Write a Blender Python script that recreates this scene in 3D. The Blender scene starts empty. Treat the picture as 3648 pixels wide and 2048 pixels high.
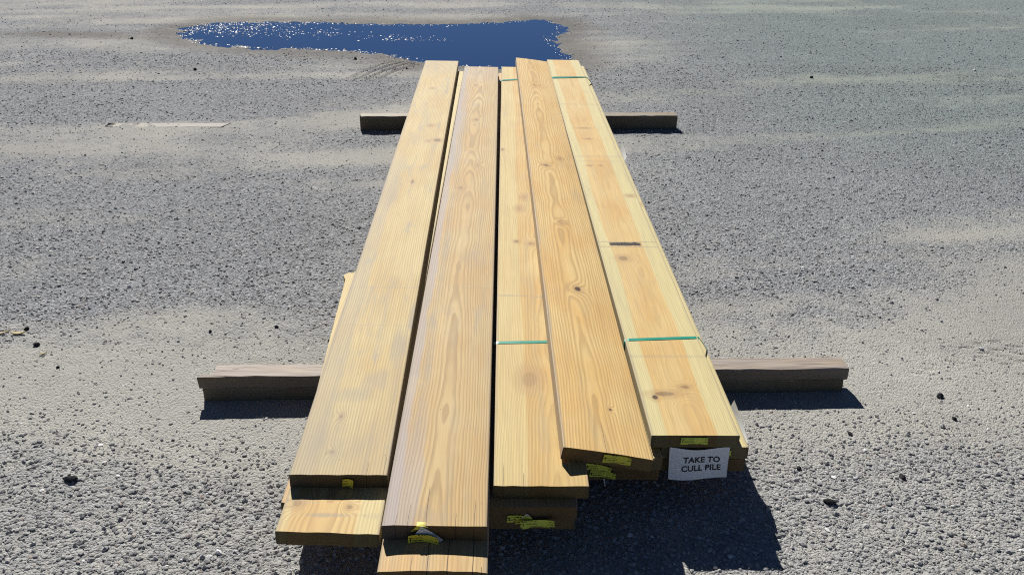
import bpy, bmesh, math, random
import numpy as np
from mathutils import Matrix, Vector

random.seed(7)
rng = np.random.default_rng(11)
scene = bpy.context.scene
col = scene.collection

# ------------------------------------------------------------------ camera
CAM_H = 1.6023
PITCH, ROLL, YAW = math.radians(24.985), math.radians(1.183), math.radians(-1.036)
cam_data = bpy.data.cameras.new("camera")
cam_data.sensor_width = 36.0
cam_data.lens = 36.0 * 3331.04 / 3648.0
cam_data.clip_start = 0.05
cam_data.clip_end = 2000.0
cam = bpy.data.objects.new("camera", cam_data)
col.objects.link(cam)
right = Vector((math.cos(YAW), math.sin(YAW), 0))
fwd = Vector((-math.sin(YAW) * math.cos(PITCH), math.cos(YAW) * math.cos(PITCH), -math.sin(PITCH)))
up = right.cross(fwd)
cr, sr = math.cos(ROLL), math.sin(ROLL)
r2 = right * cr + up * sr
u2 = up * cr - right * sr
cam.matrix_world = Matrix(((r2.x, u2.x, -fwd.x, 0), (r2.y, u2.y, -fwd.y, 0), (r2.z, u2.z, -fwd.z, CAM_H), (0, 0, 0, 1)))
scene.camera = cam

# ------------------------------------------------------------------ light
SUN_TRAVEL = Vector((0.34, -1.22, -1.0)).normalized()      # shadows fall towards the viewer and a little right
sun_dir = -SUN_TRAVEL
elev = math.asin(sun_dir.z)
world = bpy.data.worlds.new("World")
scene.world = world
world.use_nodes = True
wn = world.node_tree.nodes
bg = wn["Background"]
sky = wn.new("ShaderNodeTexSky")
sky.sky_type = 'NISHITA'
sky.sun_disc = False
sky.sun_elevation = elev
sky.sun_rotation = math.atan2(sun_dir.x, sun_dir.y)
sky.altitude = 1500.0
sky.air_density = 0.45
sky.dust_density = 0.0
sky.ozone_density = 4.0
bg.inputs["Strength"].default_value = 0.05
world.node_tree.links.new(sky.outputs[0], bg.inputs["Color"])
sd = bpy.data.lights.new("sun", 'SUN')
sd.energy = 5.0
sd.angle = math.radians(0.5)
sd.color = (1.0, 0.968, 0.905)
sun = bpy.data.objects.new("sun", sd)
col.objects.link(sun)
sun.rotation_euler = SUN_TRAVEL.to_track_quat('-Z', 'Y').to_euler()
sun.location = (-3, 8, 8)
scene.view_settings.view_transform = 'Standard'
scene.view_settings.look = 'None'
scene.view_settings.exposure = 0.22
scene.view_settings.gamma = 1.0
scene.view_settings.use_curve_mapping = False
scene.cycles.use_denoising = False          # keep the fine grain of wood and grit
scene.cycles.pixel_filter_type = 'BLACKMAN_HARRIS'
scene.cycles.filter_width = 1.1
scene.cycles.diffuse_bounces = 2


# ------------------------------------------------------------------ helpers
def tag(o, label=None, cat=None, group=None, kind=None):
    if label: o["label"] = label
    if cat: o["category"] = cat
    if group: o["group"] = group
    if kind: o["kind"] = kind
    return o


def mesh_obj(name, verts, faces, mat, parent=None, smooth=False):
    me = bpy.data.meshes.new(name)
    me.from_pydata([tuple(v) for v in verts], [], faces)
    me.update()
    if mat: me.materials.append(mat)
    if smooth:
        for p in me.polygons: p.use_smooth = True
    o = bpy.data.objects.new(name, me)
    col.objects.link(o)
    if parent: o.parent = parent
    return o


class G:
    """a small writer for shader node trees"""
    def __init__(self, name):
        self.mat = bpy.data.materials.new(name)
        self.mat.use_nodes = True
        self.nt = self.mat.node_tree
        self.n = self.nt.nodes
        self.p = self.n["Principled BSDF"]
        self.tc = self.n.new("ShaderNodeTexCoord")

    def put(self, sock, v):
        if isinstance(v, bpy.types.NodeSocket):
            self.nt.links.new(v, sock)
        elif hasattr(sock, "default_value"):
            try:
                sock.default_value = v
            except Exception:
                sock.default_value = (v[0], v[1], v[2], 1.0) if len(v) == 3 else v

    def m(self, op, a, b=0.0, c=None, clamp=False):
        n = self.n.new("ShaderNodeMath"); n.operation = op; n.use_clamp = clamp
        self.put(n.inputs[0], a); self.put(n.inputs[1], b)
        if c is not None: self.put(n.inputs[2], c)
        return n.outputs[0]

    def add(self, a, b): return self.m('ADD', a, b)
    def sub(self, a, b): return self.m('SUBTRACT', a, b)
    def mul(self, a, b): return self.m('MULTIPLY', a, b)
    def div(self, a, b): return self.m('DIVIDE', a, b)

    def sstep(self, lo, hi, x):
        n = self.n.new("ShaderNodeMapRange"); n.interpolation_type = 'SMOOTHSTEP'
        self.put(n.inputs[0], x); self.put(n.inputs[1], lo); self.put(n.inputs[2], hi)
        n.inputs[3].default_value = 0; n.inputs[4].default_value = 1
        return n.outputs[0]

    def xyz(self, v):
        n = self.n.new("ShaderNodeSeparateXYZ"); self.put(n.inputs[0], v)
        return n.outputs[0], n.outputs[1], n.outputs[2]

    def vec(self, x, y, z):
        n = self.n.new("ShaderNodeCombineXYZ")
        self.put(n.inputs[0], x); self.put(n.inputs[1], y); self.put(n.inputs[2], z)
        return n.outputs[0]

    def noise(self, v, scale=1.0, detail=2.0, rough=0.5):
        n = self.n.new("ShaderNodeTexNoise")
        self.put(n.inputs["Vector"], v); self.put(n.inputs["Scale"], scale)
        self.put(n.inputs["Detail"], detail); self.put(n.inputs["Roughness"], rough)
        return n.outputs[0]

    def vor(self, v, scale, feature='F1', out="Distance", rnd=1.0):
        n = self.n.new("ShaderNodeTexVoronoi"); n.feature = feature
        self.put(n.inputs["Vector"], v); self.put(n.inputs["Scale"], scale)
        n.inputs["Randomness"].default_value = rnd
        return n.outputs[out]

    def mix(self, f, a, b, blend='MIX'):
        n = self.n.new("ShaderNodeMix"); n.data_type = 'RGBA'; n.blend_type = blend
        self.put(n.inputs[0], f)
        for i, v in ((6, a), (7, b)):
            if isinstance(v, bpy.types.NodeSocket): self.nt.links.new(v, n.inputs[i])
            else: n.inputs[i].default_value = (v[0], v[1], v[2], 1)
        return n.outputs[2]

    def scale_col(self, c, f):
        n = self.n.new("ShaderNodeVectorMath"); n.operation = 'SCALE'
        if isinstance(c, bpy.types.NodeSocket): self.nt.links.new(c, n.inputs[0])
        else: n.inputs[0].default_value = c[:3]
        self.put(n.inputs["Scale"], f)
        return n.outputs[0]

    def bump(self, h, strength, dist):
        n = self.n.new("ShaderNodeBump")
        n.inputs["Strength"].default_value = strength; n.inputs["Distance"].default_value = dist
        self.put(n.inputs["Height"], h)
        self.nt.links.new(n.outputs[0], self.p.inputs["Normal"])

    def done(self, colour, rough=0.6, spec=0.3):
        self.put(self.p.inputs["Base Color"], colour)
        self.put(self.p.inputs["Roughness"], rough)
        self.put(self.p.inputs["Specular IOR Level"], spec)
        return self.mat


# ------------------------------------------------------------------ 2-D noise for the terrain
def _hash(ix, iy, seed):
    h = (ix.astype(np.int64) * 374761393 + iy.astype(np.int64) * 668265263 + seed * 2147483647) & 0xFFFFFFFF
    h = ((h ^ (h >> 13)) * 1274126177) & 0xFFFFFFFF
    return ((h ^ (h >> 16)) & 0xFFFF) / 65535.0


def vnoise(x, y, seed=0):
    ix, iy = np.floor(x), np.floor(y)
    fx, fy = x - ix, y - iy
    fx = fx * fx * (3 - 2 * fx); fy = fy * fy * (3 - 2 * fy)
    a, b = _hash(ix, iy, seed), _hash(ix + 1, iy, seed)
    c, d = _hash(ix, iy + 1, seed), _hash(ix + 1, iy + 1, seed)
    return (a + (b - a) * fx) * (1 - fy) + (c + (d - c) * fx) * fy - 0.5


def fbm(x, y, octaves=4, seed=0):
    s = np.zeros_like(x); amp = 1.0
    for k in range(octaves):
        s += amp * vnoise(x * 2 ** k + 17.3 * k, y * 2 ** k - 9.1 * k, seed + k); amp *= 0.5
    return s


def ss(lo, hi, x):
    t = np.clip((x - lo) / (hi - lo), 0, 1)
    return t * t * (3 - 2 * t)


PUDDLE = np.array([[-2.92, 8.84], [-2.72, 8.56], [-2.31, 8.4], [-1.93, 8.37], [-1.43, 8.35], [-1.05, 8.24], [-0.79, 8.03], [-0.61, 7.85],
                   [-0.32, 7.79], [0.14, 7.70], [0.50, 7.75], [0.60, 8.02], [0.57, 8.34], [0.51, 8.66], [0.49, 9.01], [0.54, 9.25], [0.63, 9.5],
                   [0.62, 9.80], [0.53, 10.12], [0.35, 10.17], [-0.06, 9.93], [-0.52, 9.76], [-1.08, 9.72], [-1.65, 9.74], [-2.22, 9.75],
                   [-2.62, 9.70], [-2.88, 9.58], [-3.02, 9.32], [-3.03, 9.08]])
WATER_Z = -0.0116


def puddle_sd(x, y):
    """signed distance to the puddle outline, positive inside"""
    shp = x.shape
    x = x.ravel(); y = y.ravel()
    sd_ = np.full(x.shape, -9.0)
    near = (x > -4.6) & (x < 2.2) & (y > 6.2) & (y < 11.6)
    px, py = x[near], y[near]
    best = np.full(px.shape, 1e9); inside = np.zeros(px.shape, bool)
    n = len(PUDDLE)
    for i in range(n):
        ax, ay = PUDDLE[i]; bx, by = PUDDLE[(i + 1) % n]
        dx, dy = bx - ax, by - ay
        t = np.clip(((px - ax) * dx + (py - ay) * dy) / (dx * dx + dy * dy), 0, 1)
        best = np.minimum(best, np.hypot(px - ax - t * dx, py - ay - t * dy))
        cond = ((ay > py) != (by > py)) & (px < (bx - ax) * (py - ay) / (by - ay + 1e-12) + ax)
        inside ^= cond
    sd_[near] = np.where(inside, best, -best)
    return sd_.reshape(shp)


def stack_zone(x, y):
    """1 where the pile and its bearers stand (the ground is level there)"""
    return ss(1.9, 1.2, np.abs(x - 0.1)) * ss(1.0, 1.6, y) * ss(7.4, 6.4, y)


TRACKS = [(-1.14, 7.12, -0.80, 7.98, 0.10), (-1.07, 7.10, -0.72, 7.97, 0.09), (-1.00, 7.09, -0.66, 7.93, 0.09), (-0.92, 7.10, -0.58, 7.88, 0.08)]


def track_groove(x, y):
    g = np.zeros_like(x)
    for (x0, y0, x1, y1, bow) in TRACKS:
        t = (y - y0) / (y1 - y0)
        xc = x0 + (x1 - x0) * t ** 1.6
        inside = (t > 0) & (t < 1)
        prof = np.exp(-((x - xc) / 0.015) ** 2) - 0.5 * np.exp(-((x - xc - 0.026) / 0.012) ** 2)
        g += np.where(inside, prof * np.clip(t * 6, 0, 1) * np.clip((1 - t) * 6, 0, 1), 0)
    return g


TREADS = [(1.697, 2.973, 1.736, 2.982), (1.754, 3.006, 1.794, 3.014), (1.822, 3.027, 1.86, 3.032), (1.743, 2.938, 1.787, 2.927), (1.802, 2.964, 1.848, 2.955),
          (1.867, 2.995, 1.917, 2.985), (1.791, 2.92, 1.839, 2.898), (1.86, 2.945, 1.9, 2.926), (1.736, 2.892, 1.781, 2.864), (1.78, 2.857, 1.824, 2.858),
          (1.839, 2.884, 1.875, 2.877), (1.484, 2.823, 1.518, 2.802), (1.433, 2.792, 1.466, 2.778), (1.601, 2.872, 1.641, 2.854), (1.705, 2.905, 1.737, 2.899)]


def tread_groove(x, y):
    """short tyre-tread prints in the dust at the right"""
    g = np.zeros_like(x)
    near = (x > 1.3) & (x < 2.05) & (y > 2.7) & (y < 3.1)
    px, py = x[near], y[near]
    acc = np.zeros_like(px)
    for (ax, ay, bx, by) in TREADS:
        dx, dy = bx - ax, by - ay
        t = np.clip(((px - ax) * dx + (py - ay) * dy) / (dx * dx + dy * dy), 0, 1)
        acc = np.maximum(acc, np.exp(-(np.hypot(px - ax - t * dx, py - ay - t * dy) / 0.0055) ** 2))
    g[near] = acc
    return g


def dust_mask(x, y):
    """1 = fine packed dust, 0 = exposed gravel"""
    wy = y * (1 + 0.07 * fbm(x * 1.1, y * 0.9, 3, 40)) + 0.05 * x
    left = ss(2.0, 2.5, wy) * ss(3.7, 2.65, wy)
    left = np.maximum(left * 0.95, 0.18 * ss(5.6, 8.2, y))
    wr = y * (1 + 0.06 * fbm(x * 0.9, y * 0.9, 3, 41)) - 0.10 * (x - 1)
    rgt = ss(2.1, 2.68, wr) * ss(4.5, 2.9, wr)
    rgt = np.maximum(rgt * 0.95, 0.12 * ss(5.8, 7.5, y))
    side = ss(-0.3, 0.7, x)
    d = left * (1 - side) + rgt * side
    # drifts drawn out along the wheel tracks
    streak = fbm(x * 0.35 + 3, y * 2.6 - 0.5 * x, 3, 60)
    d = d + 1.15 * streak * ss(2.6, 3.4, y) + 0.38 * fbm(x * 0.8, y * 0.8, 3, 61) + 0.38 * fbm(x * 2.3, y * 3.1, 4, 62)
    d = d + 0.25 * ss(5.2, 6.4, y) * ss(0.4, -0.6, x) * ss(-2.2, -0.9, x)
    return np.clip(d, 0, 1)


def mud_mask(x, y, sd_):
    m = ss(-0.55, -0.02, sd_ + 0.25 * fbm(x * 1.6, y * 1.6, 3, 70))
    m = np.maximum(m, ss(1.0, 0.2, np.hypot((x + 4.0) / 1.1, (y - 8.75) / 0.28) + 0.5 * fbm(x * 2, y * 2, 2, 71)))
    return np.clip(m, 0, 1)


def height(x, y, sd_=None):
    if sd_ is None: sd_ = puddle_sd(x, y)
    flat = np.maximum(stack_zone(x, y), ss(-1.2, -0.3, sd_))
    far = ss(2.0, 12.0, np.hypot(x, y - 3))
    h = (0.010 + 0.02 * far) * fbm(x * 0.45, y * 0.45, 3, 1) * (1 - flat)
    rough = 1 - 0.75 * dust_mask(x, y)
    h = h + 0.0042 * rough * fbm(x * 26, y * 26, 2, 5)
    shallow = 0.45 + 0.55 * ss(-2.5, -1.2, x)
    h = h - np.where(sd_ > -1.0, 0.016 * np.tanh(sd_ / 0.22) * np.where(sd_ > 0, shallow, 0.8), -0.0128)
    h = h + (0.0045 + 0.004 * ss(-1.2, -2.2, x)) * fbm(x * 7, y * 7, 3, 9) * ss(-0.5, -0.1, sd_)
    h = h - 0.026 * track_groove(x, y)
    h = h - 0.007 * tread_groove(x, y)
    return h - 0.0128


# ------------------------------------------------------------------ the ground
def axis(segs):
    out = [segs[0][0]]
    for a, b, d0, d1 in segs:
        v = a
        while v < b - 1e-6:
            f_ = (v - a) / (b - a)
            v += d0 + (d1 - d0) * f_
            out.append(min(v, b))
    return np.array(sorted(set(np.round(out, 5))))


xs = axis([(-300, -12, 30, 2.0), (-12, -3.4, 0.35, 0.035), (-3.4, 1.9, 0.018, 0.018), (1.9, 12, 0.02, 0.35), (12, 300, 2.0, 30)])
ys = axis([(-60, -2, 8, 0.4), (-2, 1.4, 0.2, 0.03), (1.4, 2.75, 0.014, 0.014), (2.75, 3.05, 0.0055, 0.0055), (3.05, 3.4, 0.018, 0.018), (3.4, 6.8, 0.024, 0.026), (6.8, 10.4, 0.022, 0.022), (10.4, 16, 0.05, 0.2), (16, 600, 0.4, 40)])
X, Y = np.meshgrid(xs, ys)
SD = puddle_sd(X, Y)
Z = height(X, Y, SD)
DU = dust_mask(X, Y)
MU = mud_mask(X, Y, SD)
nx, ny = len(xs), len(ys)
me = bpy.data.meshes.new("ground")
me.vertices.add(nx * ny)
me.vertices.foreach_set("co", np.stack([X, Y, Z], -1).astype(np.float32).ravel())
i0 = (np.arange(ny - 1)[:, None] * nx + np.arange(nx - 1)[None]).ravel()
quads = np.stack([i0, i0 + 1, i0 + nx + 1, i0 + nx], 1).astype(np.int32)
me.loops.add(quads.size)
me.loops.foreach_set("vertex_index", quads.ravel())
me.polygons.add(len(quads))
me.polygons.foreach_set("loop_start", np.arange(0, quads.size, 4, dtype=np.int32))
me.polygons.foreach_set("use_smooth", np.ones(len(quads), bool))
me.update(calc_edges=True)
for nm, arr in (("dust", DU), ("mud", MU), ("wet", 0.45 * ss(-0.32, -0.04, SD + 0.12 * fbm(X * 4, Y * 4, 3, 77)) + 0.55 * ss(-0.06, 0.03, SD))):
    at = me.attributes.new(nm, 'FLOAT', 'POINT')
    at.data.foreach_set("value", arr.astype(np.float32).ravel())
ground = bpy.data.objects.new("ground", me)
col.objects.link(ground)
tag(ground, "grey gravel yard of packed dust and embedded stones", kind="structure")


def attr(g, name):
    n = g.n.new("ShaderNodeAttribute"); n.attribute_name = name
    return n.outputs["Fac"]


def ground_material():
    g = G("yard_ground")
    P = g.tc.outputs["Object"]
    du, mu, wet = attr(g, "dust"), attr(g, "mud"), attr(g, "wet")
    big = g.noise(P, 1.1, 4, 0.6)
    mid = g.noise(P, 9, 4, 0.6)
    fine = g.noise(P, 160, 3, 0.7)
    grain = g.vor(P, 120)
    cellc = g.vor(P, 115, out="Color")
    cr_, _, _ = g.xyz(cellc)
    d2 = g.sstep(0.05, 0.85, g.add(g.add(du, g.mul(g.sub(mid, 0.5), 0.9)), g.mul(g.sstep(3.2, 2.0, g.xyz(P)[1]), 0.5)))
    grav = g.mix(cr_, (0.185, 0.194, 0.210), (0.455, 0.46, 0.468))
    dustc = g.mix(big, (0.385, 0.381, 0.36), (0.485, 0.468, 0.42))
    c = g.mix(d2, grav, dustc)
    px, py, pz = g.xyz(P)
    lens_cast = g.mul(g.sstep(0.4, 3.0, px), g.sstep(3.4, 6.5, py))  # lens darkening and green cast put into the far-right ground colour
    c = g.mix(g.mul(lens_cast, 0.8), c, g.mix(1.0, c, (0.72, 0.84, 0.80), 'MULTIPLY'))
    c = g.mix(g.mul(mu, 0.75), c, g.mix(mid, (0.18, 0.163, 0.142), (0.27, 0.25, 0.222)))
    c = g.scale_col(c, g.add(0.74, g.mul(fine, 0.52)))
    lump = g.noise(P, 30, 3, 0.7)
    c = g.scale_col(c, g.add(0.86, g.mul(lump, 0.28)))
    c = g.scale_col(c, g.add(0.82, g.mul(big, 0.36)))
    c = g.mix(g.mul(wet, 0.9), c, (0.035, 0.032, 0.028))
    amt = g.sub(1.15, g.mul(d2, 0.75))
    grit = g.vor(P, 240)
    h = g.add(g.mul(g.mul(g.sub(0.6, grain), amt), 1.0), g.add(g.mul(fine, 0.35), g.mul(g.sub(0.6, grit), 0.45)))
    g.bump(h, 1.0, 0.0062)
    return g.done(c, g.sub(0.95, g.mul(wet, 0.5)), 0.15)


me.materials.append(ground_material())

# ------------------------------------------------------------------ the puddle
bm = bmesh.new()
cx_, cy_ = PUDDLE.mean(0)
outer = [(cx_ + (px - cx_) * 1.12, cy_ + (py - cy_) * 1.2) for px, py in PUDDLE]
vs = [bm.verts.new((a, b, WATER_Z)) for a, b in outer]
bm.faces.new(vs)
bmesh.ops.triangulate(bm, faces=bm.faces[:])
pme = bpy.data.meshes.new("puddle")
bm.to_mesh(pme); bm.free()
g = G("puddle_water")
wave = g.noise(g.tc.outputs["Object"], 9.0, 2, 0.5)
g.bump(wave, 0.05, 0.01)
wm = g.done((0.018, 0.048, 0.135), 0.02, 0.5)
g.p.inputs["IOR"].default_value = 1.33
g.p.inputs["Specular IOR Level"].default_value = 0.5
pme.materials.append(wm)
puddle = bpy.data.objects.new("puddle", pme)
col.objects.link(puddle)
tag(puddle, "long shallow blue rain puddle beyond the lumber pile", kind="structure")

# ------------------------------------------------------------------ gravel: loose and embedded stones
ICO = None


def ico():
    global ICO
    if ICO is None:
        b = bmesh.new(); bmesh.ops.create_icosphere(b, subdivisions=1, radius=1.0)
        b.verts.ensure_lookup_table()
        ICO = (np.array([v.co[:] for v in b.verts]), np.array([[v.index for v in f_.verts] for f_ in b.faces]))
        b.free()
    return ICO


def build_gravel():
    V0, F0 = ico()
    shapes = []
    for k in range(24):
        s = V0 * (1 + rng.uniform(-0.30, 0.30, (len(V0), 1))) * rng.uniform(0.75, 1.2, 3)
        shapes.append(s)
    shapes = np.array(shapes)
    px, py, pr = [], [], []

    def field(n, x0, x1, y0, y1, rlo, rhi, spread, cut=1.0, gain=1.0):
        y = rng.uniform(y0, y1, n); hw0 = spread
        x = rng.uniform(-1, 1, n) * (0.62 * y + 0.35) * hw0 + 0.05 * y
        keep = (x > x0) & (x < x1)
        dm = dust_mask(x, y)
        pr_keep = np.clip(1.05 - dm * 0.92, 0.10, 1)
        sdv = puddle_sd(x, y)
        pr_keep = np.where(sdv > -0.25, pr_keep * 0.45, pr_keep)
        pr_keep = np.where(sdv > -0.02, 0.0, pr_keep)
        keep &= rng.uniform(0, 1, n) < pr_keep
        r = (rlo + (rhi - rlo) * rng.power(1, n) ** 3.2) * (1 - 0.35 * dm)
        px.append(x[keep]); py.append(y[keep]); pr.append(r[keep])

    field(44000, -9, 9, 1.62, 2.6, 0.0020, 0.0082, 1.05)
    field(42000, -9, 9, 2.6, 4.2, 0.0022, 0.0076, 1.0)
    field(48000, -9, 9, 4.2, 8.0, 0.0032, 0.0080, 1.0)
    field(20000, -9, 9, 6.9, 11.8, 0.0042, 0.0095, 1.0)
    # pebbles on the shallow floor and shore of the puddle
    n = 42000
    x = rng.uniform(-3.5, 1.1, n); y = rng.uniform(7.4, 10.5, n)
    sdv = puddle_sd(x, y)
    prob = np.exp(-((sdv - 0.01) / 0.05) ** 2) * 0.42 * (0.35 + 0.65 * ss(-0.4, -1.4, x))
    prob = np.maximum(prob, np.where(sdv > 0, ss(-1.7, -2.6, x) * 0.32 * ss(8.85, 9.25, y + 0.3 * fbm(x * 2, y * 2, 2, 3)), 0))
    prob = np.maximum(prob, np.where(sdv > 0, 0.28 * np.exp(-((x + 0.95) / 0.30) ** 2 - ((y - 8.98) / 0.13) ** 2), 0))
    prob = np.maximum(prob, np.where(sdv > 0, 0.16 * np.exp(-((x + 1.85) / 0.45) ** 2 - ((y - 9.2) / 0.2) ** 2), 0))
    k = rng.uniform(0, 1, n) < prob
    px.append(x[k]); py.append(y[k]); pr.append(rng.uniform(0.004, 0.010, k.sum()))
    x = np.concatenate(px); y = np.concatenate(py); r = np.concatenate(pr)
    z = height(x, y)
    n = len(x)
    sid = rng.integers(0, len(shapes), n)
    a = rng.uniform(0, 2 * math.pi, n)
    S = shapes[sid] * (r[:, None, None]) * np.stack([rng.uniform(0.85, 1.5, n), rng.uniform(0.75, 1.1, n), rng.uniform(0.42, 0.85, n)], 1)[:, None, :]
    ca, sa = np.cos(a)[:, None], np.sin(a)[:, None]
    vx = S[:, :, 0] * ca - S[:, :, 1] * sa + x[:, None]
    vy = S[:, :, 0] * sa + S[:, :, 1] * ca + y[:, None]
    lift = r * rng.uniform(-0.2, 0.3, n)
    base = np.where(puddle_sd(x, y) > 0.03, np.maximum(z + lift, WATER_Z - 0.25 * r), z + lift)
    vz = S[:, :, 2] + base[:, None]
    co = np.stack([vx, vy, vz], -1).reshape(-1, 3).astype(np.float32)
    faces = (F0[None] + (np.arange(n) * len(V0))[:, None, None]).reshape(-1, 3).astype(np.int32)
    m_ = bpy.data.meshes.new("gravel")
    m_.vertices.add(len(co)); m_.vertices.foreach_set("co", co.ravel())
    m_.loops.add(faces.size); m_.loops.foreach_set("vertex_index", faces.ravel())
    m_.polygons.add(len(faces)); m_.polygons.foreach_set("loop_start", np.arange(0, faces.size, 3, dtype=np.int32))
    m_.polygons.foreach_set("use_smooth", np.zeros(len(faces), bool))
    m_.update(calc_edges=True)
    at = m_.attributes.new("dust", 'FLOAT', 'POINT')
    at.data.foreach_set("value", np.repeat(dust_mask(x, y), len(V0)).astype(np.float32))
    sdv = puddle_sd(x, y)
    at = m_.attributes.new("wet", 'FLOAT', 'POINT')
    at.data.foreach_set("value", np.repeat(ss(-0.10, 0.0, sdv), len(V0)).astype(np.float32))
    o = bpy.data.objects.new("gravel", m_)
    col.objects.link(o)
    tag(o, "loose grey gravel stones scattered over the yard", kind="stuff")
    g = G("gravel_stone")
    geo = g.n.new("ShaderNodeNewGeometry")
    rnd = geo.outputs["Random Per Island"]
    ramp = g.n.new("ShaderNodeValToRGB")
    cr2 = ramp.color_ramp
    cr2.elements[0].position = 0.0; cr2.elements[0].color = (0.16, 0.16, 0.17, 1)
    cr2.elements[1].position = 1.0; cr2.elements[1].color = (0.88, 0.88, 0.86, 1)
    for pos, cc in ((0.07, (0.24, 0.242, 0.255)), (0.45, (0.37, 0.37, 0.37)), (0.80, (0.44, 0.43, 0.41)), (0.955, (0.50, 0.485, 0.46)), (0.972, (0.33, 0.23, 0.19)), (0.982, (0.42, 0.41, 0.40)), (0.993, (0.75, 0.74, 0.73))):
        e = cr2.elements.new(pos); e.color = (*cc, 1)
    g.nt.links.new(rnd, ramp.inputs[0])
    nz = g.noise(g.tc.outputs["Object"], 220, 2, 0.6)
    c = g.scale_col(ramp.outputs[0], g.add(0.75, g.mul(nz, 0.5)))
    c = g.mix(g.mul(g.add(0.28, g.mul(attr(g, "dust"), 0.4)), g.sstep(0.988, 0.98, rnd)), c, (0.42, 0.415, 0.39))
    wet = attr(g, "wet")
    c = g.mix(g.mul(wet, 0.5), c, (0.50, 0.49, 0.48))  # wet pebbles paled: sun glints partly put into their colour
    m_.materials.append(g.done(c, g.sub(0.9, g.mul(wet, 0.42)), g.add(0.2, g.mul(wet, 0.6))))
    return n


N_STONES = build_gravel()


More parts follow.
